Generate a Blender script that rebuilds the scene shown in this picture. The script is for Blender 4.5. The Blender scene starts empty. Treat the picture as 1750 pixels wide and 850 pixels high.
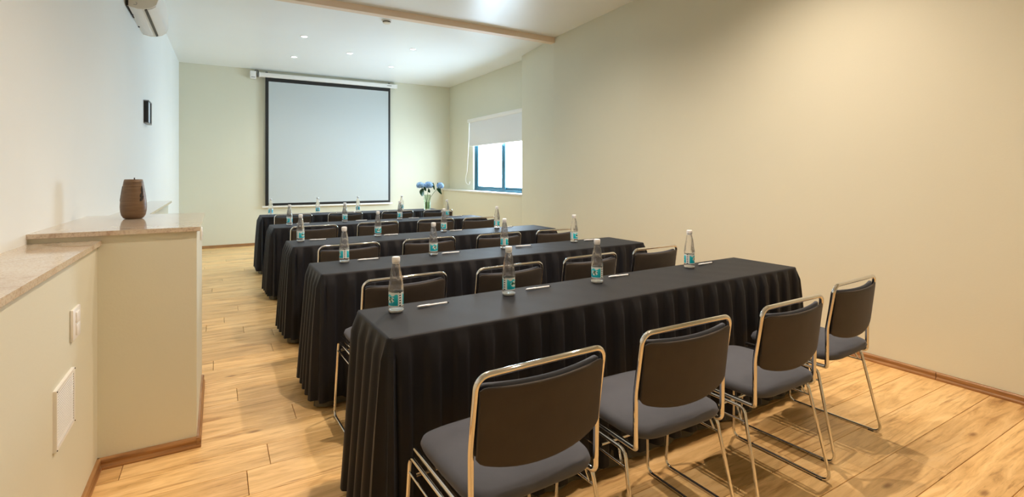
import bpy, bmesh, math, random
from mathutils import Vector, Matrix
PI = math.pi
random.seed(7)
S = bpy.context.scene
COL = S.collection

# ---------------------------------------------------------------- camera, world, exposure
YAW = math.atan(504 / 856)
cam = bpy.data.objects.new('camera', bpy.data.cameras.new('camera'))
COL.objects.link(cam)
cam.location = (0, 0, 1.32)
cam.rotation_euler = (PI / 2, 0, -YAW)
cam.data.sensor_width = 36
cam.data.lens = 36 * 856 / 1750
cam.data.shift_y = -128 / 1750
cam.data.clip_start = 0.02
S.camera = cam

W = bpy.data.worlds.new('sky'); S.world = W; W.use_nodes = True
bg = W.node_tree.nodes['Background']
bg.inputs[0].default_value = (0.68, 0.85, 1.0, 1)
bg.inputs[1].default_value = 33.0
S.view_settings.view_transform = 'Standard'
S.view_settings.look = 'None'
S.view_settings.exposure = 0.2
S.view_settings.gamma = 1.0
S.view_settings.use_curve_mapping = False
S.cycles.max_bounces = 14
S.cycles.diffuse_bounces = 7
S.cycles.glossy_bounces = 6
S.cycles.transmission_bounces = 10
S.cycles.transparent_max_bounces = 12
S.cycles.caustics_refractive = False
S.cycles.caustics_reflective = False
S.cycles.sample_clamp_indirect = 6.0
S.cycles.use_denoising = True

LAMP_FRONT = (150.0, (1.0, 0.81, 0.64))     # warm ceiling spots over the near rows
LAMP_OVER = (120.0, (1.0, 0.82, 0.66))
LAMP_BACK = (60.0, (1.0, 0.81, 0.64))
LAMP_MID = (60.0, (1.0, 0.88, 0.74))
LAMP_REAR = (30.0, (1.0, 0.96, 0.88))      # whiter ceiling spots near the screen

def portal(name, loc, rot, sx, sy):
    l = bpy.data.lights.new(name, 'AREA'); l.shape = 'RECTANGLE'; l.size = sx; l.size_y = sy
    l.cycles.is_portal = True
    o = bpy.data.objects.new(name, l); COL.objects.link(o); o.location = loc; o.rotation_euler = rot
portal('window_portal', (4.62, 8.0, 1.65), (0, PI / 2, 0), 1.4, 2.1)

# ---------------------------------------------------------------- materials
def mat(name, base=(.8, .8, .8), rough=.5, metal=0., spec=.5, **k):
    m = bpy.data.materials.new(name); m.use_nodes = True
    b = m.node_tree.nodes['Principled BSDF']
    b.inputs['Base Color'].default_value = (*base, 1)
    b.inputs['Roughness'].default_value = rough
    b.inputs['Metallic'].default_value = metal
    b.inputs['Specular IOR Level'].default_value = spec
    for a, v in k.items():
        b.inputs[a.replace('_', ' ')].default_value = v
    return m

class N:
    """small node helper"""
    def __init__(s, m): s.t = m.node_tree; s.b = s.t.nodes['Principled BSDF']
    def n(s, typ, **k):
        x = s.t.nodes.new(typ)
        for a, v in k.items(): setattr(x, a, v)
        return x
    def l(s, a, b): s.t.links.new(a, b)
    def coord(s, out='Object', scale=(1, 1, 1), rnd=False):
        tc = s.n('ShaderNodeTexCoord'); mp = s.n('ShaderNodeMapping')
        mp.inputs['Scale'].default_value = scale
        s.l(tc.outputs[out], mp.inputs[0])
        if rnd:
            oi = s.n('ShaderNodeObjectInfo'); mu = s.n('ShaderNodeMath', operation='MULTIPLY'); mu.inputs[1].default_value = 57.
            s.l(oi.outputs['Random'], mu.inputs[0])
            cb = s.n('ShaderNodeCombineXYZ')
            for i in range(3): s.l(mu.outputs[0], cb.inputs[i])
            s.l(cb.outputs[0], mp.inputs['Location'])
        return mp.outputs[0]
    def noise(s, vec, scale, detail=4, rough=.55, dist=0):
        x = s.n('ShaderNodeTexNoise'); x.inputs['Scale'].default_value = scale; x.inputs['Detail'].default_value = detail
        x.inputs['Roughness'].default_value = rough; x.inputs['Distortion'].default_value = dist
        s.l(vec, x.inputs['Vector']); return x.outputs['Fac']
    def ramp(s, fac, stops):
        r = s.n('ShaderNodeValToRGB'); e = r.color_ramp.elements
        e[0].position, e[0].color = stops[0][0], (*stops[0][1], 1)
        e[1].position, e[1].color = stops[-1][0], (*stops[-1][1], 1)
        for p, c in stops[1:-1]:
            q = e.new(p); q.color = (*c, 1)
        s.l(fac, r.inputs[0]); return r.outputs[0]
    def mix(s, a, b, fac, mode='MIX'):
        x = s.n('ShaderNodeMix', data_type='RGBA', blend_type=mode)
        for sock, v in ((x.inputs[0], fac), (x.inputs[6], a), (x.inputs[7], b)):
            if hasattr(v, 'is_linked'): s.l(v, sock)
            elif isinstance(v, tuple): sock.default_value = (*v, 1)
            else: sock.default_value = v
        return x.outputs[2]
    def math(s, op, a, b=0., c=0.):
        x = s.n('ShaderNodeMath', operation=op)
        for i, v in enumerate((a, b, c)):
            if hasattr(v, 'is_linked'): s.l(v, x.inputs[i])
            else: x.inputs[i].default_value = v
        return x.outputs[0]
    def bump(s, fac, strength=.2, dist=.01):
        b = s.n('ShaderNodeBump'); b.inputs['Strength'].default_value = strength; b.inputs['Distance'].default_value = dist
        s.l(fac, b.inputs['Height']); s.l(b.outputs[0], s.b.inputs['Normal'])

def paint(name, col, rough=.6, bump=.12, spec=.3):
    m = mat(name, col, rough, spec=spec); n = N(m)
    v = n.coord()
    f = n.noise(v, 1.2, 3)
    n.l(n.mix(tuple(c * .97 for c in col), tuple(min(1, c * 1.03) for c in col), f), n.b.inputs['Base Color'])
    n.bump(n.noise(v, 90, 3), bump, .003)
    return m

M = {}
M['wall'] = paint('cream_green_wall_paint', (.69, .685, .565))
M['wall_left'] = paint('left_wall_off_white', (.78, .82, .82))  # left wall, whiter and bluer than the other walls
M['ceil'] = paint('white_ceiling_paint', (.83, .87, .89), .34, .05, .5)
M['beam'] = paint('tan_beam_paint', (.80, .67, .54), .5)
M['white'] = mat('white_plastic', (.82, .82, .80), .35)
M['offwhite'] = mat('cream_plastic', (.74, .70, .60), .4)
M['blackp'] = mat('black_plastic', (.012, .012, .012), .45)
M['screen'] = mat('screen_fabric', (.51, .56, .575), .85, spec=.1)
M['blind'] = mat('blind_fabric', (.74, .77, .80), .8, spec=.1)
M['chrome'] = mat('chrome', (.78, .78, .78), .05, 1.0)
M['frame'] = mat('aluminium_teal_bloom', (.03, .13, .19), .35, .4)  # teal puts the window's blue bloom into the aluminium colour
M['penw'] = mat('white_pen_plastic', (.83, .87, .94), .3)
M['cap'] = mat('white_cap_plastic', (.84, .87, .92), .45)
M['sub'] = mat('dark_floor_joint', (.06, .035, .018), .9)
M['leaf'] = mat('dark_leaf', (.012, .09, .035), .5)
M['stem'] = mat('green_stem', (.06, .16, .03), .5)
M['petal'] = m = mat('blue_petals', (.40, .66, .93), .7); n = N(m)
n.l(n.ramp(n.noise(n.coord('Object'), 55, 2), [(.38, (.14, .36, .72)), (.55, (.42, .68, .94)), (.75, (.62, .82, 1.0))]), n.b.inputs['Base Color'])
M['dark'] = mat('dark_carving', (.02, .014, .01), .8)
M['lining'] = mat('grey_lining', (.10, .095, .07), .8)
M['steel'] = mat('grey_steel', (.25, .25, .25), .4, .8)
M['sill'] = paint('white_sill_paint', (.72, .72, .70), .4)

def cloth(name, col, rough, scale=900, sheen=.25):
    m = mat(name, col, rough, spec=.3 if 'tablecloth' in name else .25); n = N(m)
    n.b.inputs['Sheen Weight'].default_value = sheen; n.b.inputs['Sheen Roughness'].default_value = .45; n.b.inputs['Sheen Tint'].default_value = (.65, .75, 1, 1)  # blue sheen tint stands in for daylight reflected off the fabric
    v = n.coord()
    f = n.noise(v, 14, 5, .6)
    n.l(n.mix(tuple(c * .8 for c in col), tuple(c * 1.2 for c in col), f), n.b.inputs['Base Color'])
    n.bump(n.noise(v, scale, 2), .25, .001)
    return m
M['cloth'] = cloth('black_tablecloth_fabric', (.0070, .0074, .0110), .60, sheen=.06)
M['seat'] = cloth('charcoal_upholstery', (.076, .081, .098), .75, sheen=.2)
M['shell'] = cloth('brown_grey_upholstery', (.052, .042, .033), .6, sheen=.1)

# wood floor
m = mat('oak_plank', (.6, .38, .18), .36); n = N(m); M['oak'] = m
v = n.coord('Object', (1, 1, 1), True)
mp = n.n('ShaderNodeMapping'); mp.inputs['Scale'].default_value = (1.1, 8.0, 1.0); n.l(v, mp.inputs[0])
g1 = n.noise(mp.outputs[0], 2.2, 8, .62, .9)
mp2 = n.n('ShaderNodeMapping'); mp2.inputs['Scale'].default_value = (3.0, 60., 1.0); n.l(v, mp2.inputs[0])
g2 = n.noise(mp2.outputs[0], 2.5, 5, .7, .2)
wv = n.n('ShaderNodeTexWave', wave_type='BANDS', bands_direction='Y'); wv.inputs['Scale'].default_value = 5.5
wv.inputs['Distortion'].default_value = 9.; wv.inputs['Detail'].default_value = 3; wv.inputs['Detail Scale'].default_value = .8
mp3 = n.n('ShaderNodeMapping'); mp3.inputs['Scale'].default_value = (.32, 1.6, 1.0); n.l(v, mp3.inputs[0]); n.l(mp3.outputs[0], wv.inputs[0])
base = n.ramp(g1, [(.27, (.44, .24, .088)), (.40, (.72, .46, .19)), (.58, (.90, .62, .29)), (.75, (.93, .68, .37))])
fine = n.ramp(g2, [(.28, (.66, .58, .50)), (.44, (1, 1, 1)), (.8, (1.0, 1.0, 1.0))])
c = n.mix(base, fine, .95, 'MULTIPLY')
wr = n.ramp(wv.outputs['Fac'], [(.0, (.66, .56, .46)), (.22, (1, 1, 1)), (1., (1, 1, 1))])
msk = n.ramp(n.noise(v, 1.3, 2), [(.50, (0, 0, 0)), (.62, (1, 1, 1))])
c = n.mix(c, wr, n.math('MULTIPLY', msk, .75), 'MULTIPLY')
mp5 = n.n('ShaderNodeMapping'); mp5.inputs['Scale'].default_value = (.9, 13., 1.0); n.l(v, mp5.inputs[0])
st = n.ramp(n.noise(mp5.outputs[0], 2.6, 4, .6, .4), [(.30, (.55, .42, .30)), (.40, (1, 1, 1))])
c = n.mix(c, st, .8, 'MULTIPLY')
vo = n.n('ShaderNodeTexVoronoi'); vo.inputs['Scale'].default_value = 2.4
mp4 = n.n('ShaderNodeMapping'); mp4.inputs['Scale'].default_value = (1., 2.6, 1.); n.l(v, mp4.inputs[0]); n.l(mp4.outputs[0], vo.inputs['Vector'])
kn = n.ramp(vo.outputs['Distance'], [(.03, (.30, .18, .10)), (.11, (1, 1, 1))])
c = n.mix(c, kn, .75, 'MULTIPLY')
oi = n.n('ShaderNodeObjectInfo')
tone = n.ramp(oi.outputs['Random'], [(.0, (.86, .82, .78)), (.5, (1, 1, 1)), (1., (1.08, 1.03, .97))])
c = n.mix(c, tone, 1.0, 'MULTIPLY')
n.l(c, n.b.inputs['Base Color'])
n.l(n.math('MULTIPLY_ADD', g2, .2, .26), n.b.inputs['Roughness'])
n.bump(g2, .12, .002)

m = mat('baseboard_wood', (.35, .18, .07), .32); n = N(m); M['bwood'] = m
v = n.coord('Object', (1.5, 1.5, 30))
n.l(n.ramp(n.noise(v, 3, 5), [(.3, (.22, .10, .035)), (.7, (.46, .25, .10))]), n.b.inputs['Base Color'])

m = mat('granite_slab', (.5, .42, .36), .08); n = N(m); M['granite'] = m
v = n.coord()
c1 = n.ramp(n.noise(v, 5, 6, .6, 1.2), [(.30, (.34, .22, .14)), (.42, (.60, .50, .39)), (.7, (.68, .61, .50))])
c2 = n.ramp(n.noise(v, 130, 3, .7), [(.36, (.42, .30, .24)), (.52, (1, 1, 1))])
n.l(n.mix(c1, c2, .45, 'MULTIPLY'), n.b.inputs['Base Color'])

m = mat('brown_ceramic', (.22, .11, .05), .42); n = N(m); M['ceramic'] = m
v = n.coord('Object', (1, 1, 14))
f = n.noise(v, 12, 4)
n.l(n.ramp(f, [(.3, (.105, .058, .027)), (.7, (.18, .108, .056))]), n.b.inputs['Base Color']); n.bump(f, .3, .003)

M['water'] = m = mat('bottled_water', (.95, .97, 1), .02, Transmission_Weight=.90, IOR=1.33); n = N(m)  # small share of diffuse white brightens the body in place of refracted light
tr = n.n('ShaderNodeBsdfTransparent'); mx = n.n('ShaderNodeMixShader'); mx.inputs[0].default_value = .62
n.l(tr.outputs[0], mx.inputs[1]); n.l(n.b.outputs[0], mx.inputs[2]); n.l(mx.outputs[0], n.t.nodes['Material Output'].inputs[0])
M['foot_refract'] = mat('white_foot_refraction', (.9, .93, .95), .25, Transmission_Weight=.15, IOR=1.2)  # diffuse white stands in for light refracted through the bottle foot
M['vaseglass'] = mat('green_vase_glass', (.74, .82, .70), .03, Transmission_Weight=1.0, IOR=1.42)

def clearpane(name, tint=(.97, .99, 1.)):
    m = bpy.data.materials.new(name); m.use_nodes = True; t = m.node_tree; t.nodes.clear()
    o = t.nodes.new('ShaderNodeOutputMaterial'); mx = t.nodes.new('ShaderNodeMixShader'); mx.inputs[0].default_value = .06
    tr = t.nodes.new('ShaderNodeBsdfTransparent'); tr.inputs[0].default_value = (*tint, 1)
    gl = t.nodes.new('ShaderNodeBsdfGlossy'); gl.inputs['Roughness'].default_value = .02
    t.links.new(tr.outputs[0], mx.inputs[1]); t.links.new(gl.outputs[0], mx.inputs[2]); t.links.new(mx.outputs[0], o.inputs[0])
    return m
M['pane'] = clearpane('window_glass')

def emit(name, col, st):
    m = mat(name, col, .5); b = m.node_tree.nodes['Principled BSDF']
    b.inputs['Emission Color'].default_value = (*col, 1); b.inputs['Emission Strength'].default_value = st
    return m
M['lens'] = emit('lamp_lens', (1, .97, .92), 12)
M['diffuser'] = mat('pale_diffuser', (.70, .82, .95), .3)

# bottle label : UV u = angle, v = height
m = mat('printed_label', (.02, .5, .6), .4); n = N(m); M['label'] = m
tc = n.n('ShaderNodeTexCoord'); sp = n.n('ShaderNodeSeparateXYZ'); n.l(tc.outputs['UV'], sp.inputs[0])
U, V = sp.outputs[0], sp.outputs[1]
u3 = n.math('FRACT', n.math('MULTIPLY', U, 2.0))
mpv = n.n('ShaderNodeMapping'); mpv.inputs['Scale'].default_value = (16, 5, 1); n.l(tc.outputs['UV'], mpv.inputs[0])
nz = n.noise(mpv.outputs[0], 1.0, 3, .6)
teal = n.ramp(V, [(.0, (.0, .36, .52)), (.45, (.0, .52, .68)), (.8, (.04, .66, .80))])
# wavy white top
wave = n.math('ADD', V, n.math('MULTIPLY', n.math('SINE', n.math('MULTIPLY', U, 37.7)), .07))
c = n.mix(teal, (.75, .86, .90), n.math('GREATER_THAN', wave, .80))
c = n.mix(c, (.85, .90, .92), n.math('LESS_THAN', V, .05))
# white column with dark marks
colm = n.math('MULTIPLY', n.math('GREATER_THAN', u3, .66), n.math('LESS_THAN', u3, .90))
c = n.mix(c, (.82, .88, .90), colm)
mk = n.math('MULTIPLY', n.math('MULTIPLY', n.math('GREATER_THAN', u3, .72), n.math('LESS_THAN', u3, .80)),
            n.math('GREATER_THAN', n.math('SINE', n.math('MULTIPLY', V, 34.)), .1))
c = n.mix(c, (.02, .03, .05), mk)
# green badge with white rim
du = n.math('DIVIDE', n.math('SUBTRACT', u3, .30), .22); dv = n.math('DIVIDE', n.math('SUBTRACT', V, .48), .24)
rr = n.math('ADD', n.math('POWER', n.math('ABSOLUTE', du), 2.), n.math('POWER', n.math('ABSOLUTE', dv), 2.))
c = n.mix(c, (.80, .90, .92), n.math('MULTIPLY', n.math('LESS_THAN', rr, 1.0), n.math('GREATER_THAN', nz, .50)))
c = n.mix(c, (.01, .16, .10), n.math('MULTIPLY', n.math('LESS_THAN', rr, .62), n.math('LESS_THAN', nz, .50)))
n.l(c, n.b.inputs['Base Color'])

# ---------------------------------------------------------------- mesh helpers
def fin(name, bm, material, parent=None, smooth=False, loc=None):
    me = bpy.data.meshes.new(name)
    bmesh.ops.recalc_face_normals(bm, faces=bm.faces)
    bm.to_mesh(me); bm.free()
    me.materials.append(material)
    if smooth: me.polygons.foreach_set('use_smooth', [True] * len(me.polygons))
    o = bpy.data.objects.new(name, me); COL.objects.link(o)
    if parent is not None: o.parent = parent
    if loc: o.location = loc
    return o

def autosm(o, ang=40):
    me = o.data
    me.polygons.foreach_set('use_smooth', [True] * len(me.polygons))
    me.set_sharp_from_angle(angle=math.radians(ang))
    return o

def box(bm, x0, x1, y0, y1, z0, z1, bev=0, seg=2):
    r = bmesh.ops.create_cube(bm, size=1)
    vs = r['verts']
    for v in vs:
        v.co = Vector(((x0 + x1) / 2 + v.co.x * (x1 - x0), (y0 + y1) / 2 + v.co.y * (y1 - y0), (z0 + z1) / 2 + v.co.z * (z1 - z0)))
    if bev:
        es = list({e for v in vs for e in v.link_edges})
        bmesh.ops.bevel(bm, geom=es, offset=bev, segments=seg, affect='EDGES', profile=.5)
    return bm

def mbox(*a, **k):
    return box(bmesh.new(), *a, **k)

def prism(bm, pts, z0, z1):
    lo = [bm.verts.new((x, y, z0)) for x, y in pts]; hi = [bm.verts.new((x, y, z1)) for x, y in pts]
    n = len(pts)
    bm.faces.new(lo[::-1]); bm.faces.new(hi)
    for i in range(n): bm.faces.new((lo[i], lo[(i + 1) % n], hi[(i + 1) % n], hi[i]))
    return bm

def lathe(bm, prof, seg=32, mod=None, center=(0, 0, 0)):
    cx, cy, cz = center
    rings = []
    for r, z in prof:
        if r < 1e-6: rings.append([bm.verts.new((cx, cy, cz + z))]); continue
        ring = []
        for i in range(seg):
            a = 2 * PI * i / seg
            q = r * (1 + (mod(a, z) if mod else 0))
            ring.append(bm.verts.new((cx + q * math.cos(a), cy + q * math.sin(a), cz + z)))
        rings.append(ring)
    for A, B in zip(rings, rings[1:]):
        for i in range(seg):
            j = (i + 1) % seg
            if len(A) == 1 and len(B) == 1: continue
            if len(A) == 1: bm.faces.new((A[0], B[i], B[j]))
            elif len(B) == 1: bm.faces.new((A[i], A[j], B[0]))
            else: bm.faces.new((A[i], A[j], B[j], B[i]))
    return bm

def fillet(pts, rad, seg=6, closed=False):
    out = []; n = len(pts); P = [Vector(p) for p in pts]
    for i in range(n):
        r = rad[i] if isinstance(rad, (list, tuple)) else rad
        if (not closed and i in (0, n - 1)) or r == 0: out.append(P[i]); continue
        a, b, c = P[i - 1], P[i], P[(i + 1) % n]
        u = (a - b); w = (c - b); lu, lw = u.length, w.length; u /= lu; w /= lw
        ang = u.angle(w)
        if ang > PI - .02: out.append(b); continue
        t = min(r / math.tan(ang / 2), lu * .48, lw * .48); rr = t * math.tan(ang / 2)
        ctr = b + (u + w).normalized() * (rr / math.sin(ang / 2))
        s, e = b + u * t - ctr, b + w * t - ctr
        tot = s.angle(e); ax = s.cross(e).normalized()
        for k in range(seg + 1): out.append(ctr + Matrix.Rotation(tot * k / seg, 3, ax) @ s)
    return out

def tube(bm, pts, r, seg=10, closed=False):
    P = [Vector(p) for p in pts]; n = len(P); rings = []
    t0 = (P[1] - P[0]).normalized()
    nrm = t0.orthogonal().normalized(); prev = t0
    for i in range(n):
        a = P[i - 1] if (i > 0 or closed) else P[i]; c = P[(i + 1) % n] if (i < n - 1 or closed) else P[i]
        t = (c - a).normalized()
        q = prev.rotation_difference(t); nrm = (q @ nrm).normalized(); nrm = (nrm - t * nrm.dot(t)).normalized(); prev = t
        b = t.cross(nrm)
        rings.append([bm.verts.new(P[i] + (nrm * math.cos(2 * PI * k / seg) + b * math.sin(2 * PI * k / seg)) * r) for k in range(seg)])
    m = n if closed else n - 1
    for i in range(m):
        A, B = rings[i], rings[(i + 1) % n]; off = 0
        if closed and i == n - 1:
            off = min(range(seg), key=lambda o: (A[0].co - B[o].co).length)
        for k in range(seg):
            bm.faces.new((A[k], A[(k + 1) % seg], B[(k + 1 + off) % seg], B[(k + off) % seg]))
    if not closed:
        bm.faces.new(rings[0][::-1]); bm.faces.new(rings[-1])
    return bm

def root(name, loc, label, cat, group=None, rz=0):
    o = bpy.data.objects.new(name, None); COL.objects.link(o); o.empty_display_size = .05
    o.location = loc; o.rotation_euler = (0, 0, rz); tag(o, label, cat, group); return o

def tag(o, label=None, cat=None, group=None, kind=None):
    if label: o['label'] = label
    if cat: o['category'] = cat
    if group: o['group'] = group
    if kind: o['kind'] = kind
    return o

def struct(o): o['kind'] = 'structure'; return o

def dup(o, loc, rz=0, label=None):
    c = o.copy(); COL.objects.link(c); c.location = loc; c.rotation_euler = (0, 0, rz)
    if label: c['label'] = label
    for ch in list(o.children):
        k = ch.copy(); COL.objects.link(k); k.parent = c
        for g in list(ch.children):
            q = g.copy(); COL.objects.link(q); q.parent = k
    return c

# ---------------------------------------------------------------- room shell
H = 3.24
YB = 10.32
def wall_x(y):                      # inner face of the right wall, gently splayed
    pts = [(-3, 3.97), (4.0, 3.97), (5.8, 4.10), (6.95, 4.28)]
    for (a, xa), (b, xb) in zip(pts, pts[1:]):
        if y <= b: return xa + (xb - xa) * (y - a) / (b - a)
    return 4.46
def left_x(y): return -.69 + (y - 2.9) * (.125 / 7.42)

o = struct(fin('floor', mbox(-1.0, 4.8, -2.1, 10.6, -.12, -.0125), M['sub']))
floor = o
PIT = .199; Y00 = 1.124 - 8 * PIT * 2     # plank rows run left to right
seam_x = {2.517: .21, 3.313: .104, 3.95: -.023, 4.15: .36, 4.75: .193, 5.13: .055, 3.512: .464, 1.124: 2.62}
pm = {}
def plank_mesh(L, w=PIT):
    k = (round(L, 3), round(w, 3))
    if k in pm: return pm[k]
    bm = bmesh.new(); g = .0012; c = .0012; t = .012
    def ring(ins, z): return [bm.verts.new((x, y, z)) for x, y in ((g + ins, g + ins), (L - g - ins, g + ins), (L - g - ins, w - g - ins), (g + ins, w - g - ins))]
    a, b, d = ring(0, -t), ring(0, -c), ring(c, 0)
    for p, q in ((a, b), (b, d)):
        for i in range(4): bm.faces.new((p[i], p[(i + 1) % 4], q[(i + 1) % 4], q[i]))
    bm.faces.new(d)
    me = bpy.data.meshes.new('plank'); bm.to_mesh(me); bm.free(); me.materials.append(M['oak']); pm[k] = me
    return me
rows = []
y = 1.124 - 16 * PIT
i = 0
PL = 1.95
while y < YB:
    w = min(PIT, YB - y)
    if w < .03: break
    x0 = -.48 if y < 6.5 else left_x(y) - .01
    x1 = wall_x(y + w) + .01 if not (6.7 < y < 7.0) else 4.30
    if y > 6.95: x1 = 4.31
    sx = None
    for k, v in seam_x.items():
        if abs(k - y) < .09: sx = v
    if sx is None: sx = x0 + PL * ((i * .377) % 1) + .02
    while sx - PL > x0 - PL: sx -= PL
    sx += PL
    a = x0
    while a < x1 - .045:
        b = min(sx, x1)
        if b - a < .04: sx += PL; continue
        p = bpy.data.objects.new('plank', plank_mesh(b - a, w)); COL.objects.link(p); p.parent = floor; p.location = (a, y, 0)
        a = b; sx += PL
    y += PIT; i += 1

struct(fin('ceiling', mbox(-1.2, 4.8, -2.1, 10.6, H, H + .12), M['ceil']))
# shallow painted beam crossing the ceiling
struct(autosm(fin('trim_1', prism(bmesh.new(), [(left_x(5.77) - .01, 5.77), (4.10, 5.77), (4.11, 5.87), (left_x(5.87) - .01, 5.87)], H - .075, H), M['beam']), 30))
struct(fin('wall_back', mbox(-1.0, 4.8, YB, YB + .15, 0, H), M['wall']))
struct(fin('wall_front', mbox(-1.2, 4.4, -2.05, -1.9, 0, H), M['wall']))
struct(fin('wall_left', prism(bmesh.new(), [(left_x(-2), -2.05), (left_x(YB), YB), (-1.1, YB), (-1.1, -2.05)], 0, H), M['wall_left']))
struct(fin('wall_right', prism(bmesh.new(), [(3.97, -2.05), (3.97, 4.0), (4.10, 5.8), (4.28, 6.95), (4.62, 6.95), (4.62, -2.05)][::-1], 0, H), M['wall']))
# wall with the window, set back
WY0, WY1, WZ0, WZ1 = 6.98, 9.12, .985, 2.36
bm = bmesh.new()
box(bm, 4.46, 4.62, WY1, YB, 0, H)
box(bm, 4.46, 4.62, 6.95, WY1, WZ1, H)
box(bm, 4.46, 4.62, 6.95, WY1, 0, WZ0)
struct(fin('wall_right_window', bm, M['wall']))
struct(fin('wall_right_low', mbox(4.305, 4.46, 6.95, YB, 0, .955), M['wall']))
struct(autosm(fin('window_sill', mbox(4.285, 4.50, 6.95, YB, .955, .985, bev=.004), M['sill'])))

# low ledge and half-height partition on the left
struct(fin('wall_left_ledge', mbox(-.80, -.46, -2.0, 6.62, 0, 1.0), M['wall']))
struct(fin('wall_left_partition', mbox(-.75, -.085, 2.86, 3.84, 0, 1.044), M['wall']))

def slab(name, pts, z0, z1):
    o = fin(name, prism(bmesh.new(), pts, z0, z1), M['granite'])
    return o
o = slab('stone_ledge_top', [(-.445, -1.9), (-.445, 2.86), (left_x(2.86), 2.86), (left_x(-1.9), -1.9)], 1.0, 1.022)
tag(o, 'long low beige granite ledge top running toward the camera', 'ledge top')
o = slab('stone_partition_top', [(-.07, 2.842), (-.07, 3.88), (left_x(3.88), 3.88), (left_x(2.842), 2.842)], 1.044, 1.064)
tag(o, 'beige granite top on the half-height partition under the brown vase', 'counter top')
o = slab('stone_ledge_top', [(-.43, 3.84), (-.43, 6.66), (left_x(6.66), 6.66), (left_x(3.84), 3.84)], 1.0, 1.022)
tag(o, 'short granite ledge top glimpsed behind the brown vase', 'ledge top')

def baseboard(name, a, b, nrm):
    """half-round wooden baseboard from a to b, sticking out along nrm"""
    a = Vector((*a, 0)); b = Vector((*b, 0)); nv = Vector((*nrm, 0)).normalized()
    prof = [(0, .0), (.017, .0), (.019, .006), (.018, .014), (.013, .018), (.012, .026), (.015, .031), (.0155, .040), (.012, .047), (.007, .050), (0, .050)]
    bm = bmesh.new()
    A = [bm.verts.new(a + nv * d + Vector((0, 0, z))) for d, z in prof]
    B = [bm.verts.new(b + nv * d + Vector((0, 0, z))) for d, z in prof]
    for i in range(len(prof) - 1): bm.faces.new((A[i], A[i + 1], B[i + 1], B[i]))
    bm.faces.new(A); bm.faces.new(B[::-1])
    return struct(autosm(fin(name, bm, M['bwood']), 50))
bb = baseboard('baseboard_right', (3.97, 1.385), (3.97, 4.0), (-1, 0))
for a, b in (((3.97, -1.9), (3.97, 1.382)), ((3.97, 4.0), (4.10, 5.8)), ((4.10, 5.8), (4.28, 6.95))):
    d = Vector((b[0] - a[0], b[1] - a[1])); baseboard('baseboard_right', a, b, (-d.y, d.x))
baseboard('baseboard_back', (left_x(YB), YB), (4.305, YB), (0, -1))
baseboard('baseboard_left', (-.46, -1.9), (-.46, 2.86), (1, 0))
baseboard('baseboard_partition', (-.46, 2.86), (-.067, 2.86), (0, -1))
baseboard('baseboard_partition', (-.085, 2.842), (-.085, 3.72), (1, 0))
baseboard('baseboard_alcove', (4.305, 6.95), (4.305, YB), (-1, 0))

# window: aluminium frame, two sliding sashes
bm = bmesh.new()
fx0, fx1 = 4.495, 4.56; ft = .045
box(bm, fx0, fx1, WY1 - ft, WY1, WZ0, WZ1); box(bm, fx0, fx1, WY0, WY0 + ft, WZ0, WZ1)
box(bm, fx0, fx1, WY0 + ft, WY1 - ft, WZ0, WZ0 + ft); box(bm, fx0, fx1, WY0 + ft, WY1 - ft, WZ1 - ft, WZ1)
win = struct(fin('window_1', bm, M['frame']))
ym = 7.97
for a, b, xx in ((ym - .07, WY1 - ft, 4.505), (WY0 + ft, ym + .10, 4.53)):
    bm = bmesh.new(); q = .085; z0, z1 = WZ0 + ft - .005, WZ1 - ft + .005
    box(bm, xx, xx + .022, b - q, b, z0, z1); box(bm, xx, xx + .022, a, a + q, z0, z1)
    box(bm, xx, xx + .022, a + q, b - q, z0, z0 + .045); box(bm, xx, xx + .022, a + q, b - q, z1 - .045, z1)
    s = fin('sash', bm, M['frame'], win)
    fin('pane', mbox(xx + .008, xx + .013, a + q, b - q, z0 + .045, z1 - .045), M['pane'], s)
# ---------------------------------------------------------------- roller blind
r = root('roller_blind', (4.46, 8.1, 2.36), 'white roller blind half lowered over the side window', 'blind')
y0, y1 = 7.0 - 8.1, 9.25 - 8.1
autosm(fin('cassette', mbox(-.075, 0, y0, y1, -.01, .062, bev=.012), M['white'], r))
fin('blind_fabric', mbox(-.052, -.050, y0 + .03, y1 - .07, -.475, -.01), M['blind'], r)
autosm(fin('bottom_bar', mbox(-.058, -.044, y0 + .03, y1 - .07, -.492, -.47, bev=.004), M['white'], r))
pts = [(-.04, y1 - .03, .0), (-.045, y1 - .02, -.4), (-.05, y1 + .05, -1.0), (-.05, y1 + .13, -1.13), (-.05, y1 + .10, -1.24), (-.045, y1 - .04, -1.27), (-.04, y1 - .06, -1.2)]
autosm(fin('pull_chain', tube(bmesh.new(), fillet(pts, .1, 5), .0045, 6), M['white'], r))

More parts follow.
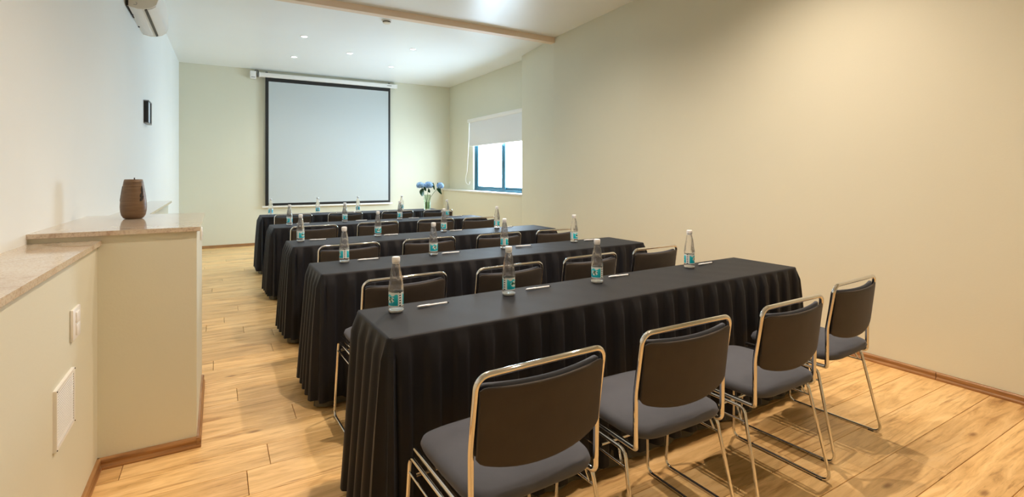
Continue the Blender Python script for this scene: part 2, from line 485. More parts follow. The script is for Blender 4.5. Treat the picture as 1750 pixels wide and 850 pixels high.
# ---------------------------------------------------------------- projection screen
r = root('projection_screen', (1.94, 10.25, 3.10), 'large pull-down projection screen with black border on the back wall', 'screen')
autosm(fin('screen_case', mbox(.67 - 1.94, 3.225 - 1.94, -.05, .05, -.005, .072, bev=.008), M['white'], r))
for x in (.66, 3.215):
    autosm(fin('end_cap', mbox(x - 1.94, x + .02 - 1.94, -.055, .055, -.01, .077, bev=.006), M['white'], r))
x0, x1, z0, z1 = .765 - 1.94, 3.10 - 1.94, .725 - 3.10, -.005
bw = .055
bm = bmesh.new()
box(bm, x0, x0 + bw, -.002, .002, z0, z1); box(bm, x1 - bw * .75, x1, -.002, .002, z0, z1)
box(bm, x0 + bw, x1 - bw * .75, -.002, .002, z0, z0 + .045); box(bm, x0 + bw, x1 - bw * .75, -.002, .002, z1 - .07, z1)
fin('black_border', bm, M['blackp'], r)
fin('projection_fabric', mbox(x0 + bw, x1 - bw * .75, -.0015, .0025, z0 + .045, z1 - .07), M['screen'], r)
autosm(fin('weight_bar', mbox(x0 - .05, x1 + .05, -.012, .012, z0 - .035, z0 - .002, bev=.005), M['white'], r))
fin('maker_plate', mbox(1.08, 1.17, -.052, -.049, .03, .042), M['steel'], r)
for x in (-1.15, 1.15): fin('bracket', mbox(x - .02, x + .02, .045, .068, .0, .11), M['steel'], r)

r = root('wall_speaker', (.565, 10.27, 3.05), 'small white box on a bracket left of the screen case', 'speaker')
autosm(fin('housing', mbox(-.05, .05, -.05, .03, 0, .14, bev=.008), M['white'], r))
fin('name_strip', mbox(-.032, .032, -.053, -.049, .022, .032), M['steel'], r)
fin('bracket', tube(bmesh.new(), fillet([(.03, .04, .10), (.03, -.01, .165), (.085, -.01, .165), (.085, .04, .10)], .02), .008, 8), M['steel'], r)
fin('clamp', mbox(.065, .095, -.03, .04, .05, .11, bev=.006), M['steel'], r)

# ---------------------------------------------------------------- tables and cloths
TX0, TX1 = .50, 3.045
TW = TX1 - TX0; TL = .44
TY = [1.72, 2.99, 4.23, 5.79, 7.33]
TR = [.018, .012, .018, .02, .01]      # the rows stand very slightly askew
ROW = ['nearest', 'second', 'third', 'fourth', 'farthest']
def make_table(y0, i):
    r = root('seminar_table', (TX0 + TW / 2, y0 + TL / 2, 0), 'long narrow table wholly draped in black cloth, %s table from the camera' % ROW[i], 'table', 'long tables set in rows', TR[i])
    autosm(fin('tabletop', mbox(-TW / 2 + .02, TW / 2 - .02, -TL / 2 + .02, TL / 2 - .02, .722, .747, bev=.003), M['steel'], r))
    for sx in (-1, 1):
        for sy in (-1, 1):
            x, y = sx * (TW / 2 - .12), sy * (TL / 2 - .06)
            fin('leg', tube(bmesh.new(), [(x, y, 0), (x, y, .722)], .013, 8), M['steel'], r)
    return r

def perim(hx, hy, rad, step):
    """closed rounded rectangle: list of (x, y, nx, ny, s, side)"""
    out = []; s = 0
    segs = [((-hx + rad, -hy), (hx - rad, -hy), (0, -1)), ((hx, -hy + rad), (hx, hy - rad), (1, 0)), ((hx - rad, hy), (-hx + rad, hy), (0, 1)), ((-hx, hy - rad), (-hx, -hy + rad), (-1, 0))]
    for k, (a, b, nn) in enumerate(segs):
        L = math.dist(a, b); m = max(2, int(L / step))
        for i in range(m):
            t = i / m; out.append((a[0] + (b[0] - a[0]) * t, a[1] + (b[1] - a[1]) * t, nn[0], nn[1], s + L * t, k))
        s += L
        cx, cy = b[0] - nn[0] * rad, b[1] - nn[1] * rad; a0 = math.atan2(nn[1], nn[0])
        for i in range(6):
            an = a0 + PI / 2 * i / 6
            out.append((cx + rad * math.cos(an), cy + rad * math.sin(an), math.cos(an), math.sin(an), s + .0079 * i * 3, k + .5))
        s += .14
    return out

def make_cloth(y0, i):
    rnd = random.Random(40 + i)
    r = root('tablecloth', (TX0 + TW / 2, y0 + TL / 2, .7475), 'black pleated tablecloth reaching the floor on the %s table' % ROW[i], 'tablecloth', 'black pleated tablecloths', TR[i])
    hx, hy = TW / 2 - .006, TL / 2 - .006
    P = perim(hx, hy, .02, .0075)
    ph = [rnd.uniform(-.6, .6) for _ in range(200)]; am = [rnd.uniform(.75, 1.25) for _ in range(200)]
    per = .112
    zs = [.0025, .0015, -.003, -.012, -.03, -.07, -.13, -.21, -.31, -.42, -.53, -.62, -.70]
    bm = bmesh.new(); rings = []
    for j, z in enumerate(zs):
        t = max(0., -z / .70); ring = []
        for (x, y, nx, ny, s, side) in P:
            if j == 0: off = -.008
            elif j == 1: off = -.001
            elif j == 2: off = .003
            else:
                end = (side % 2) > .9 or side == 3.5 or side == 0.5 or side == 1.5 or side == 2.5
                p = per if not end else .098
                q = s / p + .12 * math.sin(s * 3.1 + i) * t; k = int(q) % 199
                fr = q - math.floor(q)
                a = am[k] * (1 - fr) + am[k + 1] * fr
                thr = (-.15 + .35 * (1 - t)) + .15 * ph[k]
                wv = math.tanh((3.2 if not end else 1.7) * (math.sin(2 * PI * fr) - thr))
                ramp = min(1, max(0, (-z - .006) / .05))
                amp = (.0075 + .014 * t) * a if not end else (.007 + .017 * t) * a
                flare = (.010 + .024 * t ** .8) if not end else (.012 + .036 * t ** .7)
                off = .003 + ramp * (flare * .6 + amp * wv + .004 * math.sin(s * 7 + 3 * t + i)) + flare * .4 * ramp
            ring.append(bm.verts.new((x + nx * off, y + ny * off, z)))
        rings.append(ring)
    n = len(P)
    for A, B in zip(rings, rings[1:]):
        for k in range(n): bm.faces.new((A[k], A[(k + 1) % n], B[(k + 1) % n], B[k]))
    sk = autosm(fin('pleated_skirt', bm, M['cloth'], r), 60)
    # grey lining showing under the hem
    bm = bmesh.new()
    L1 = rings_co = None
    A = []; B = []; C = []
    for (x, y, nx, ny, s, side) in P[::2]:
        o1 = .006 + .010 * math.sin(s / .13 * 2 * PI * .8 + i)
        if (side % 2) > .4: o1 += .012
        A.append(bm.verts.new((x + nx * (o1 + .004), y + ny * (o1 + .004), -.66)))
        B.append(bm.verts.new((x + nx * (o1 + .012), y + ny * (o1 + .012), -.738)))
    m = len(A)
    for k in range(m): bm.faces.new((A[k], A[(k + 1) % m], B[(k + 1) % m], B[k]))
    autosm(fin('grey_lining', bm, M['lining'], r), 60)
    # top panel
    bm = bmesh.new()
    nx_, ny_ = 60, 8
    g = [[bm.verts.new((-hx + .004 + (2 * hx - .008) * a / nx_, -hy + .004 + (2 * hy - .008) * b / ny_,
                        .0022 + (.0006 * math.sin(a * 1.3 + b) if 0 < b < ny_ and 0 < a < nx_ else 0))) for b in range(ny_ + 1)] for a in range(nx_ + 1)]
    for a in range(nx_):
        for b in range(ny_): bm.faces.new((g[a][b], g[a + 1][b], g[a + 1][b + 1], g[a][b + 1]))
    fin('cloth_top', bm, M['cloth'], r, True)
    return r

# ---------------------------------------------------------------- chairs
def rounded_cushion(hx, hy, hz, n=28, m=10, px=5, pz=2.6, dome=.0):
    """superellipsoid-like cushion"""
    bm = bmesh.new(); rings = []
    def se(a, p):
        c, s = math.cos(a), math.sin(a)
        return (abs(c) ** (2 / p) * (1 if c >= 0 else -1), abs(s) ** (2 / p) * (1 if s >= 0 else -1))
    for j in range(m + 1):
        b = -PI / 2 + PI * j / m; rr, zz = se(b, pz)
        ring = []
        for i in range(n):
            cx, sy = se(2 * PI * i / n, px)
            ring.append((hx * rr * cx, hy * rr * sy, hz * zz))
        rings.append(ring)
    V = []
    for j, ring in enumerate(rings):
        if j in (0, m): V.append([bm.verts.new((0, 0, ring[0][2]))])
        else: V.append([bm.verts.new(p) for p in ring])
    for A, B in zip(V, V[1:]):
        for i in range(n):
            k = (i + 1) % n
            if len(A) == 1: bm.faces.new((A[0], B[k], B[i]))
            elif len(B) == 1: bm.faces.new((A[i], A[k], B[0]))
            else: bm.faces.new((A[i], A[k], B[k], B[i]))
    return bm

def back_panel(th, y_off, inset=0., top_extra=0.):
    """curved padded back: returns bmesh; y_off moves it toward the sitter"""
    bm = bmesh.new(); nx, nz = 20, 12; hw = .207 - inset
    def surf(u, v, side):
        # u -1..1, v 0..1
        zb = .540 + .034 * abs(u) ** 2.3 + inset; zt = .770 + top_extra + .008 * abs(u) ** 2 - inset * .5
        # rounded corners
        cu = max(0, (abs(u) - .90) / .10); zb += .012 * cu ** 2.2; zt -= .010 * cu ** 2.2
        z = zb + (zt - zb) * v
        lean = -.174 - .033 * max(0, (z - .52)) / .28
        y = lean - .028 * (1 - u * u) + .004
        e = (1 - abs(u) ** 7) * (1 - abs(2 * v - 1) ** 7)
        half = th * (.35 + .65 * max(0, e) ** .5)
        return Vector((u * hw, y + y_off + side * half * .5, z))
    G = {}
    for sd in (-1, 1):
        for a in range(nx + 1):
            for b in range(nz + 1):
                u = -math.cos(PI * a / nx); v = .5 - .5 * math.cos(PI * b / nz)
                G[sd, a, b] = bm.verts.new(surf(u, v, sd))
    for sd in (-1, 1):
        for a in range(nx):
            for b in range(nz):
                q = (G[sd, a, b], G[sd, a + 1, b], G[sd, a + 1, b + 1], G[sd, a, b + 1]); bm.faces.new(q if sd < 0 else q[::-1])
    for a in range(nx):
        for b in (0, nz): bm.faces.new((G[-1, a, b], G[-1, a + 1, b], G[1, a + 1, b], G[1, a, b]))
    for b in range(nz):
        for a in (0, nx): bm.faces.new((G[-1, a, b], G[-1, a, b + 1], G[1, a, b + 1], G[1, a, b]))
    return bm

def make_chair(loc, rz, label):
    r = root('stacking_chair', loc, label, 'chair', 'chrome sled-leg chairs behind the tables', rz)
    bm = rounded_cushion(.218, .216, .035, 40, 12, 6, 2.8)
    for v in bm.verts:
        x, y, z = v.co
        fr = max(0, (y - .10) / .13)
        z2 = z - .010 * fr * fr + (.006 * (1 - (x / .24) ** 2) if z > 0 else 0)
        w = 1 - .05 * max(0, (-y) / .228) ** 2
        v.co = (x * w, y + .014, z2 + .462)
    fin('seat', bm, M['seat'], r, True)
    fin('back_cushion', back_panel(.026, .010, .004, .006), M['seat'], r, True)
    fin('back_shell', back_panel(.014, -.010), M['shell'], r, True)
    # back frame: one bent tube
    pts = []
    for s in (-1, 1):
        side = [(s * .207, .228, .420), (s * .207, -.168, .420), (s * .212, -.172, .434), (s * .214, -.174, .60), (s * .214, -.207, .806)]
        pts += side if s < 0 else side[::-1]
    rad = [0, .02, .02, .3, .034, .034, .3, .02, .02, 0]
    autosm(fin('back_frame', tube(bmesh.new(), fillet(pts, rad, 7), .0088, 12), M['chrome'], r), 60)
    for s in (-1, 1):
        x = s * .247; xt = s * .227
        loop = [(xt, .225, .407), (x, .234, .007), (x, -.225, .007), (xt, -.138, .407)]
        autosm(fin('sled_leg', tube(bmesh.new(), fillet(loop, [.03, .03, .03, .03], 6, True), .0066, 10, True), M['chrome'], r), 60)
        autosm(fin('side_rail', tube(bmesh.new(), [(s * .230, .229, .355), (s * .230, -.149, .355)], .0042, 8), M['chrome'], r), 60)
        fin('strut', tube(bmesh.new(), [(s * .222, -.100, .412), (s * .230, -.125, .358)], .004, 6), M['chrome'], r)
        fin('glide', mbox(x - .009, x + .009, -.19, -.165, .0, .006, bev=.002), M['blackp'], r)
    for yy, zz in ((.17, .372), (-.02, .372)):
        fin('cross_bar', tube(bmesh.new(), [(-.228, yy, zz), (.228, yy, zz)], .0055, 8), M['chrome'], r)
    return r

CH = [[(.772, 1.346, .03), (1.388, 1.370, -.013), (1.994, 1.365, .018), (2.639, 1.445, .057)],
      [(.806, 2.62, .035), (1.405, 2.617, .05), (2.005, 2.652, .05), (2.631, 2.705, .03)],
      [(.819, 3.92, .05), (1.446, 3.945, .02), (2.069, 3.945, .05), (2.682, 3.955, .0)],
      [(.814, 5.41, .05), (1.457, 5.47, .05), (2.115, 5.48, .02), (2.64, 5.43, .03)],
      [(.832, 7.03, -.01), (1.456, 7.00, .02), (2.137, 6.92, .0), (2.70, 6.85, .01)]]
POS = ['leftmost', 'second from left', 'third from left', 'rightmost']
cproto = None
for i, rowc in enumerate(CH):
    for j, (x, y, rz) in enumerate(rowc):
        lab = 'charcoal padded chair with chrome sled legs, %s at the %s table' % (POS[j], ROW[i])
        if cproto is None: cproto = make_chair((x, y, 0), rz, lab)
        else: dup(cproto, (x, y, 0), rz, lab)
for i, y0 in enumerate(TY):
    make_table(y0, i); make_cloth(y0, i)
TOPZ = .7507

# ---------------------------------------------------------------- bottles
def make_bottle(loc, rz, label):
    r = root('water_bottle', loc, label, 'bottle', 'water bottles on the tables', rz)
    prof = [(0, .0115), (.0300, .0115), (.0309, .013), (.0310, .024), (.0296, .028), (.0296, .0855), (.0308, .089), (.0303, .100),
            (.0272, .125), (.0235, .150), (.0195, .175), (.0158, .194), (.0135, .2), (.0135, .206), (0, .206)]
    def mod(a, z):
        k = max(0, min(1, (z - .093) / .01)) * max(0, min(1, (.193 - z) / .03))
        return .05 * k * math.sin(7 * a + z * 70)
    p2 = []
    for (r0, z0), (r1, z1) in zip(prof, prof[1:]):
        p2.append((r0, z0))
        if z1 - z0 > .015: p2 += [(r0 + (r1 - r0) * f, z0 + (z1 - z0) * f) for f in (.33, .66)]
    p2.append(prof[-1])
    autosm(fin('bottle_body', lathe(bmesh.new(), p2, 36, mod), M['water'], r), 50)
    autosm(fin('bottle_foot', lathe(bmesh.new(), [(0, .003), (.016, .003), (.020, .0), (.026, .0005), (.0302, .005), (.0309, .0112), (0, .0112)], 24, lambda a, z: .03 * math.cos(5 * a) if z < .006 else 0), M['foot_refract'], r), 50)
    bm = bmesh.new(); uv = bm.loops.layers.uv.new('UVMap'); seg = 32; z0, z1 = .0285, .085; rr = .0300
    A = [bm.verts.new((rr * math.cos(2 * PI * k / seg), rr * math.sin(2 * PI * k / seg), z0)) for k in range(seg)]
    B = [bm.verts.new((rr * math.cos(2 * PI * k / seg), rr * math.sin(2 * PI * k / seg), z1)) for k in range(seg)]
    for k in range(seg):
        f = bm.faces.new((A[k], A[(k + 1) % seg], B[(k + 1) % seg], B[k]))
        for lp, q in zip(f.loops, ((k / seg, 0), ((k + 1) / seg, 0), ((k + 1) / seg, 1), (k / seg, 1))): lp[uv].uv = q
    fin('label_wrap', bm, M['label'], r, True)
    cp = [(0, .205), (.0158, .205), (.0165, .207), (.0165, .222), (.0155, .2265), (.012, .2275), (0, .2275)]
    autosm(fin('screw_cap', lathe(bmesh.new(), cp, 36, lambda a, z: .015 * math.cos(18 * a) if .206 < z < .223 else 0), M['cap'], r), 40)
    autosm(fin('neck_ring', lathe(bmesh.new(), [(.0137, .2), (.0152, .2), (.0152, .2035), (.0137, .2035)], 24), M['cap'], r), 40)
    return r
BT = [[(.635, 2.02), (1.18, 2.035), (1.711, 2.03), (2.46, 2.065)],
      [(.704, 3.32), (1.305, 3.30), (1.882, 3.31), (2.56, 3.33)],
      [(.605, 4.53), (1.262, 4.55), (1.92, 4.58), (2.52, 4.59)],
      [(.69, 6.02), (1.30, 6.10), (1.96, 6.08), (2.60, 6.10)],
      [(.635, 7.62), (1.25, 7.64), (1.815, 7.62), (2.48, 7.60)]]
bp = None
for i, rowb in enumerate(BT):
    for j, (x, y) in enumerate(rowb):
        lab = 'clear water bottle with teal label and white cap, %s on the %s table' % (POS[j], ROW[i])
        rz = [2.6, .4, 1.3, 3.6, 2.2, .9][(i * 4 + j * 5) % 6] + .2 * j
        if bp is None: bp = make_bottle((x, y, TOPZ), rz, lab)
        else: dup(bp, (x, y, TOPZ), rz, lab)

# ---------------------------------------------------------------- pens
def make_pen(loc, rz, label):
    r = root('ballpoint_pen', loc, label, 'pen', 'white pens beside the bottles', rz)
    def rod(name, prof, m, off=(0, 0, .006)):
        bm = lathe(bmesh.new(), prof, 14)
        bmesh.ops.rotate(bm, verts=bm.verts, cent=(0, 0, 0), matrix=Matrix.Rotation(PI / 2, 3, 'Y'))
        bmesh.ops.translate(bm, verts=bm.verts, vec=off)
        return autosm(fin(name, bm, m, r), 45)
    rod('barrel', [(0, -.020), (.0044, -.018), (.0046, .060), (.0038, .064), (0, .064)], M['penw'])
    rod('cap', [(0, -.075), (.0035, -.072), (.0055, -.062), (.0058, -.018), (.0050, -.016), (0, -.016)], M['penw'])
    rod('end_plug', [(0, .063), (.0040, .063), (.0036, .071), (0, .072)], M['blackp'])
    fin('clip', mbox(-.070, -.028, -.0075, -.0050, .006, .010, bev=.0008), M['penw'], r)
    return r
PN = [[(.802, 2.028, .02), (1.366, 2.062, .0), (1.912, 2.082, -.04), (2.64, 2.09, .06)],
      [(.862, 3.325, .05), (1.440, 3.30, .04), (2.06, 3.32, -.03), (2.742, 3.335, .0)],
      [(.745, 4.53, -.06), (1.39, 4.555, .08), (2.05, 4.575, .05), (2.65, 4.60, .1)],
      [(.845, 6.10, .06), (1.505, 6.13, .05), (2.16, 6.12, -.06), (2.765, 6.12, .04)]]
pp = None
for i, rowp in enumerate(PN):
    for j, (x, y, rz) in enumerate(rowp):
        lab = 'white pen lying right of the bottle, %s on the %s table' % (POS[j], ROW[i])
        if pp is None: pp = make_pen((x, y, TOPZ), rz, lab)
        else: dup(pp, (x, y, TOPZ), rz, lab)

# ---------------------------------------------------------------- flowers in a glass vase
VX, VY = 2.885, 7.56
r = root('glass_vase', (VX, VY, TOPZ), 'straight green glass vase holding blue flowers on the farthest table', 'vase')
autosm(fin('glass_wall', lathe(bmesh.new(), [(0, 0), (.052, 0), (.054, .003), (.054, .235), (.0515, .235), (.0515, .012), (0, .012)], 32), M['vaseglass'], r), 40)
M['vwater'] = mat('vase_water', (.50, .62, .42), .0, Transmission_Weight=1.0, IOR=1.33)
autosm(fin('vase_water', lathe(bmesh.new(), [(0, .0125), (.0505, .0125), (.0505, .12), (0, .12)], 32), M['vwater'], r), 40)
def leafmesh(bm, base, d, L, w):
    d = Vector(d).normalized(); sd = d.cross(Vector((0, 1, .3))).normalized(); up = sd.cross(d)
    prev = None
    for k in range(7):
        t = k / 6; ww = w * math.sin(PI * min(1, t * .92 + .04)) ** .7
        c = Vector(base) + d * L * t + up * (.02 * math.sin(PI * t)) - Vector((0, 0, .02 * t * t))
        cur = [bm.verts.new(c - sd * ww), bm.verts.new(c + up * .004), bm.verts.new(c + sd * ww)]
        cur2 = [bm.verts.new(v.co - up * .0015) for v in cur]
        if prev:
            for a in (0, 1):
                bm.faces.new((prev[0][a], prev[0][a + 1], cur[a + 1], cur[a])); bm.faces.new((prev[1][a], cur2[a], cur2[a + 1], prev[1][a + 1]))
            bm.faces.new((prev[0][0], cur[0], cur2[0], prev[1][0])); bm.faces.new((prev[0][2], prev[1][2], cur2[2], cur[2]))
        prev = (cur, cur2)
def flower(hx, hz, R, sq, leaves, label, off):
    r = root('hydrangea', (VX + off[0], VY + off[1], TOPZ + .014), label, 'flower')
    ox, oy = -off[0], -off[1]
    head = Vector((hx - VX - off[0], -.02, hz - TOPZ - .014))
    st = [(0, 0, .002), (ox * .3 + off[0] * .2, 0, .12), (head.x * .45, head.y * .5, .25), head]
    autosm(fin('stem', tube(bmesh.new(), fillet(st, .15, 6), .0032, 7), M['stem'], r), 60)
    bm = bmesh.new(); rn = random.Random(int(hx * 100))
    nfl = 70
    for k in range(nfl):
        zz = 1 - 1.75 * (k + .5) / nfl; ph = k * 2.39996; rr = math.sqrt(max(0, 1 - zz * zz))
        nv = Vector((rr * math.cos(ph) * sq, rr * math.sin(ph), zz * .82)); nn = nv.normalized()
        c = head + nv * R * rn.uniform(.9, 1.04)
        t1 = nn.orthogonal().normalized(); t2 = nn.cross(t1); a0 = rn.uniform(0, PI / 2)
        for q in range(4):
            a = a0 + q * PI / 2; e = t1 * math.cos(a) + t2 * math.sin(a); f = nn.cross(e)
            s = .0145
            v = [bm.verts.new(c + nn * .002), bm.verts.new(c + e * s * .6 + f * s * .5 + nn * .004), bm.verts.new(c + e * s * 1.15 + nn * .001), bm.verts.new(c + e * s * .6 - f * s * .5 + nn * .004)]
            bm.faces.new(v)
    bmesh.ops.create_icosphere(bm, subdivisions=2, radius=R * .88, matrix=Matrix.Translation(head) @ Matrix.Diagonal((sq, 1, .8, 1)))
    fin('flower_head', bm, M['petal'], r)
    for (bx, bz, dx, dy, dz, L, w) in leaves:
        bm = bmesh.new(); leafmesh(bm, (head.x + bx, head.y, head.z + bz), (dx, dy, dz), L, w); fin('leaf', bm, M['leaf'], r, True)
flower(2.762, 1.135, .060, 1.0, [(.045, -.05, -.35, -.4, -1., .11, .042), (.06, -.02, .3, -.3, -.6, .06, .02)], 'blue hydrangea on the left of the glass vase', (-.012, .0))
flower(2.905, 1.135, .068, 1.05, [(.0, -.055, .1, -.3, -.5, .05, .02)], 'blue hydrangea standing in the middle of the glass vase', (.0, .012))
flower(3.095, 1.125, .062, .8, [(-.045, .05, .35, -.3, -1., .13, .02), (-.12, .05, .15, -.3, -1., .10, .016), (-.06, -.04, .8, -.3, -.8, .11, .02)], 'blue hydrangea leaning out to the right of the glass vase', (.014, -.004))

# ---------------------------------------------------------------- ceramic vase on the partition
r = root('ceramic_vase', (-.41, 3.55, 1.064), 'brown ceramic vase with dark carved leaves on the partition top', 'vase')
vp = [(0, .001), (.036, .0), (.046, .004), (.056, .02), (.0615, .045), (.0625, .070), (.0610, .100), (.056, .140), (.050, .180), (.0455, .210), (.043, .222), (.040, .2235), (.037, .218), (.040, .18), (.045, .12), (.045, .03), (0, .02)]
autosm(fin('vase_body', lathe(bmesh.new(), vp, 48), M['ceramic'], r), 60)
def vr(z):
    for (r0, z0), (r1, z1) in zip(vp[1:11], vp[2:11]):
        if z <= z1: return r0 + (r1 - r0) * (z - z0) / (z1 - z0 + 1e-9)
    return .043
for a0 in (-.72, 3.25):
    for da, z, tilt, L in ((.08, .168, -.2, .036), (-.02, .140, -.6, .042), (-.04, .116, -.8, .040)):
        a = a0 + da; bm = bmesh.new(); top = []; n_ = 12
        for k in range(n_):
            t = 2 * PI * k / n_; lx = .0065 * math.sin(t) * (1 - .4 * math.cos(t)); lz = L / 2 * math.cos(t)
            px = lx * math.cos(tilt) - lz * math.sin(tilt) * -1 * .8; pz = lx * math.sin(tilt) * -1 + lz * math.cos(tilt * .9)
            zz = z + pz; rr = vr(zz) + .0018; aa = a - px / rr
            top.append(bm.verts.new((rr * math.cos(aa), rr * math.sin(aa), zz)))
        low = [bm.verts.new(v.co * 1) for v in top]
        for v in low: v.co.x *= .95; v.co.y *= .95
        bm.faces.new(top); bm.faces.new(low[::-1])
        for k in range(n_): bm.faces.new((top[k], low[k], low[(k + 1) % n_], top[(k + 1) % n_]))
        fin('carved_leaf', bm, M['dark'], r)
fin('wick', tube(bmesh.new(), [(0.005, 0, .02), (.006, 0, .20), (.004, 0, .233)], .003, 8), M['dark'], r)

# ---------------------------------------------------------------- wall fixtures on the left
r = root('air_conditioner', (left_x(5.65) + .002, 5.65, 2.71), 'white split air conditioner high on the left wall', 'air conditioner')
prof = [(0, .0), (.010, -.004), (.07, -.018), (.115, -.014), (.165, .004), (.20, .035), (.215, .08), (.215, .24), (.19, .27), (0, .27)]
def ext(bm, pr, y0, y1):
    A = [bm.verts.new((x, y0, z)) for x, z in pr]; B = [bm.verts.new((x, y1, z)) for x, z in pr]; k_ = len(pr)
    for i in range(k_): bm.faces.new((A[i], A[(i + 1) % k_], B[(i + 1) % k_], B[i]))
    bm.faces.new(A[::-1]); bm.faces.new(B); return bm
autosm(fin('casing', ext(bmesh.new(), prof, -.48, .48), M['white'], r), 35)
autosm(fin('end_panel', ext(bmesh.new(), [(x * 1.0, z - .002 if z < .2 else z) for x, z in prof], -.495, -.48), M['offwhite'], r), 35)
autosm(fin('end_panel', ext(bmesh.new(), [(x * 1.0, z - .002 if z < .2 else z) for x, z in prof], .48, .495), M['offwhite'], r), 35)
fin('air_slot', ext(bmesh.new(), [(.118, -.020), (.134, -.014), (.134, .0), (.118, .0)], -.47, .47), M['blackp'], r)
autosm(fin('louver_flap', ext(bmesh.new(), [(.140, -.012), (.168, -.001), (.196, .024), (.193, .027), (.165, .004), (.139, -.008)], -.465, .465), M['white'], r), 35)
for yy in (-.22, .20): fin('mounting_clip', mbox(.0, .014, yy - .012, yy + .012, -.010, .002, bev=.002), M['blackp'], r)
fin('back_plate', mbox(-.001, .012, -.50, -.10, -.004, .26), M['dark'], r)
fin('moulded_mark', tube(bmesh.new(), fillet([(.045, -.497, .010), (.065, -.497, .010), (.070, -.497, .025), (.060, -.497, .032)], .004), .0015, 6), M['steel'], r)

r = root('wall_lantern', (left_x(6.325), 6.325, 1.838), 'small dark open-sided wall lantern with pale glass on the left wall', 'wall lamp')
fin('back_plate', mbox(.0, .008, -.13, .13, 0, .212), M['dark'], r)
fin('side_panel', mbox(.008, .037, -.13, -.115, 0, .212), M['blackp'], r)
fin('side_panel', mbox(.008, .037, .115, .13, 0, .212), M['blackp'], r)
fin('top_plate', mbox(.0, .041, -.135, .135, .212, .222), M['steel'], r)
fin('bottom_plate', mbox(.0, .041, -.135, .135, -.010, .0), M['steel'], r)
fin('front_rim', mbox(.033, .041, .06, .13, 0, .212), M['blackp'], r)
fin('glass_panel', mbox(.028, .034, -.115, .115, .0, .212), M['diffuser'], r)

# louvred vent and switch on the low wall
r = root('vent_grille', (-.46, 2.28, .41), 'white louvred vent grille low on the left ledge wall', 'vent')
gw, gh = .122, .20
bm = bmesh.new()
box(bm, 0, .010, -gw, -gw + .014, .012, gh - .012); box(bm, 0, .010, gw - .014, gw, .012, gh - .012)
box(bm, 0, .010, -gw, gw, 0, .012); box(bm, 0, .010, -gw, gw, gh - .012, gh)
fin('grille_frame', bm, M['white'], r)
fin('grille_back', mbox(0, .001, -gw + .014, gw - .014, .012, gh - .012), M['blackp'], r)
slat = None
for k in range(20):
    z = .014 + k * .00885
    if slat is None:
        bm = bmesh.new(); P_ = [(.0066, .0040), (.0071, .0045), (.0090, .0006), (.0086, .0)]
        slat = fin('slat', ext(bm, P_, -gw + .015, gw - .015), M['white'], r, loc=(0, 0, z))
    else:
        s = slat.copy(); COL.objects.link(s); s.location = (0, 0, z)
for yy, zz in ((-gw + .004, .004), (gw - .004, .004), (gw - .004, gh - .004), (-gw + .004, gh - .004)):
    b_ = lathe(bmesh.new(), [(0, .0), (.0026, .0), (.002, .002), (0, .002)], 10)
    bmesh.ops.rotate(b_, verts=b_.verts, cent=(0, 0, 0), matrix=Matrix.Rotation(PI / 2, 3, 'Y'))
    fin('screw', b_, M['dark'], r, loc=(.010, yy, zz))

def switch(loc, rz, label, name='light_switch', w=.056, h=.115):
    r = root(name, loc, label, 'switch' if name == 'light_switch' else 'socket', rz=rz)
    autosm(fin('wall_plate', mbox(-w, w, -.011, 0, 0, h, bev=.004), M['white'], r), 40)
    if name == 'light_switch':
        for a, b in ((.016, .056), (.060, .100)):
            autosm(fin('rocker', mbox(-w * .42, w * .42, -.016, -.010, a, b, bev=.0025), M['white'], r), 40)
    else:
        for a in (-w * .5, w * .15): fin('socket_face', mbox(a, a + w * .35, -.013, -.010, h * .3, h * .7, bev=.001), M['offwhite'], r)
    return r
switch((-.46, 2.43, .708), PI / 2, 'tall white light switch plate above the vent grille')
switch((-.085, 3.45, .935), PI / 2, 'small white wall socket on the bluish side of the partition', 'wall_socket', .05, .07)

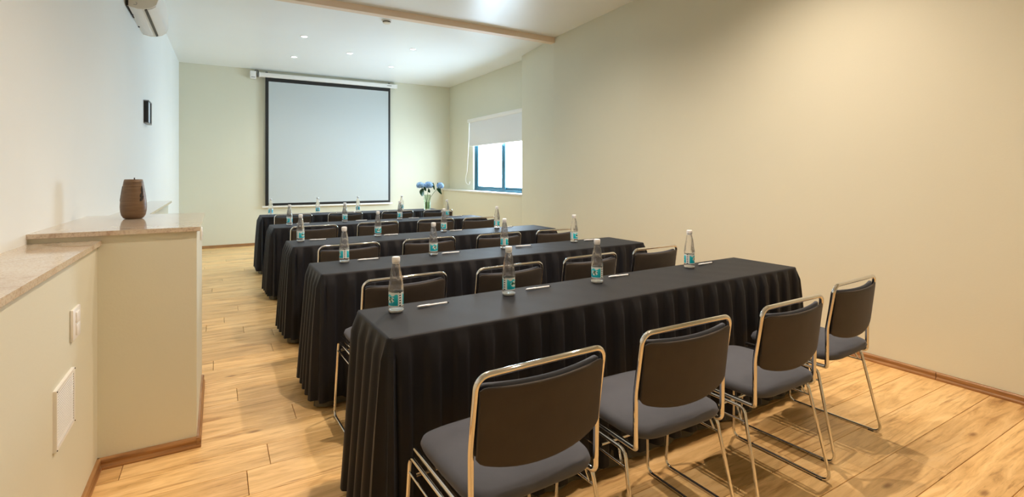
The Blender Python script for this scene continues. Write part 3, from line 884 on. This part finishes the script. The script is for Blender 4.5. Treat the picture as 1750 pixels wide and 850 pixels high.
# ---------------------------------------------------------------- ceiling fittings
def downlight(x, y, power, label, vis=True):
    r = root('downlight', (x, y, H), label, 'ceiling light', 'recessed ceiling downlights')
    autosm(fin('trim_ring', lathe(bmesh.new(), [(.040, -.001), (.052, .0), (.052, -.004), (.047, -.007), (.040, -.006), (.040, -.001)], 32), M['white'], r), 40)
    fin('lamp_lens', lathe(bmesh.new(), [(0, -.002), (.040, -.002), (.040, -.004), (0, -.005)], 24), M['lens'], r)
    l = bpy.data.lights.new('downlight_lamp', 'SPOT'); l.energy = power[0]; l.color = power[1]; l.spot_size = math.radians(150); l.spot_blend = 1.0
    l.shadow_soft_size = .025
    o = bpy.data.objects.new('downlight_lamp', l); COL.objects.link(o); o.parent = r; o.location = (0, 0, -.03)
    return r
for x, y, t in ((1.05, 7.50, 'nearest left of the five behind the beam'), (1.09, 8.90, 'nearest the screen, left'), (1.82, 8.18, 'at the centre of the five behind the beam'),
                (2.60, 7.42, 'nearest right of the five behind the beam'), (2.69, 8.84, 'nearest the screen, right')):
    downlight(x, y, LAMP_REAR, 'small round recessed ceiling light, ' + t)
for x, y, t in ((1.07, 1.82, 'above the left of the nearest table'), (2.90, 1.92, 'above the right of the nearest table'), (1.80, 3.30, 'above the middle of the second table'),
                (2.0, .3, 'behind the nearest chairs')):
    downlight(x, y, LAMP_BACK if y < 1 else LAMP_OVER if y > 3 else LAMP_FRONT, 'warm recessed ceiling light outside the picture, ' + t)
for x, y, t in ((1.07, 4.60, 'above the left of the third table'), (2.60, 4.40, 'above the right of the third table')):
    downlight(x, y, LAMP_MID, 'warm recessed ceiling light outside the picture, ' + t)

r = root('smoke_detector', (1.83, 6.20, H), 'small white round smoke detector on the ceiling by the beam', 'smoke detector')
autosm(fin('base', lathe(bmesh.new(), [(0, 0), (.062, 0), (.062, -.010), (.055, -.014), (0, -.014)], 32), M['white'], r), 40)
autosm(fin('sensor_dome', lathe(bmesh.new(), [(0, -.014), (.045, -.014), (.048, -.030), (.040, -.040), (0, -.043)], 32), M['offwhite'], r), 40)
fin('vent_band', lathe(bmesh.new(), [(.0485, -.016), (.0492, -.018), (.0492, -.024), (.0485, -.026)], 32), M['dark'], r)
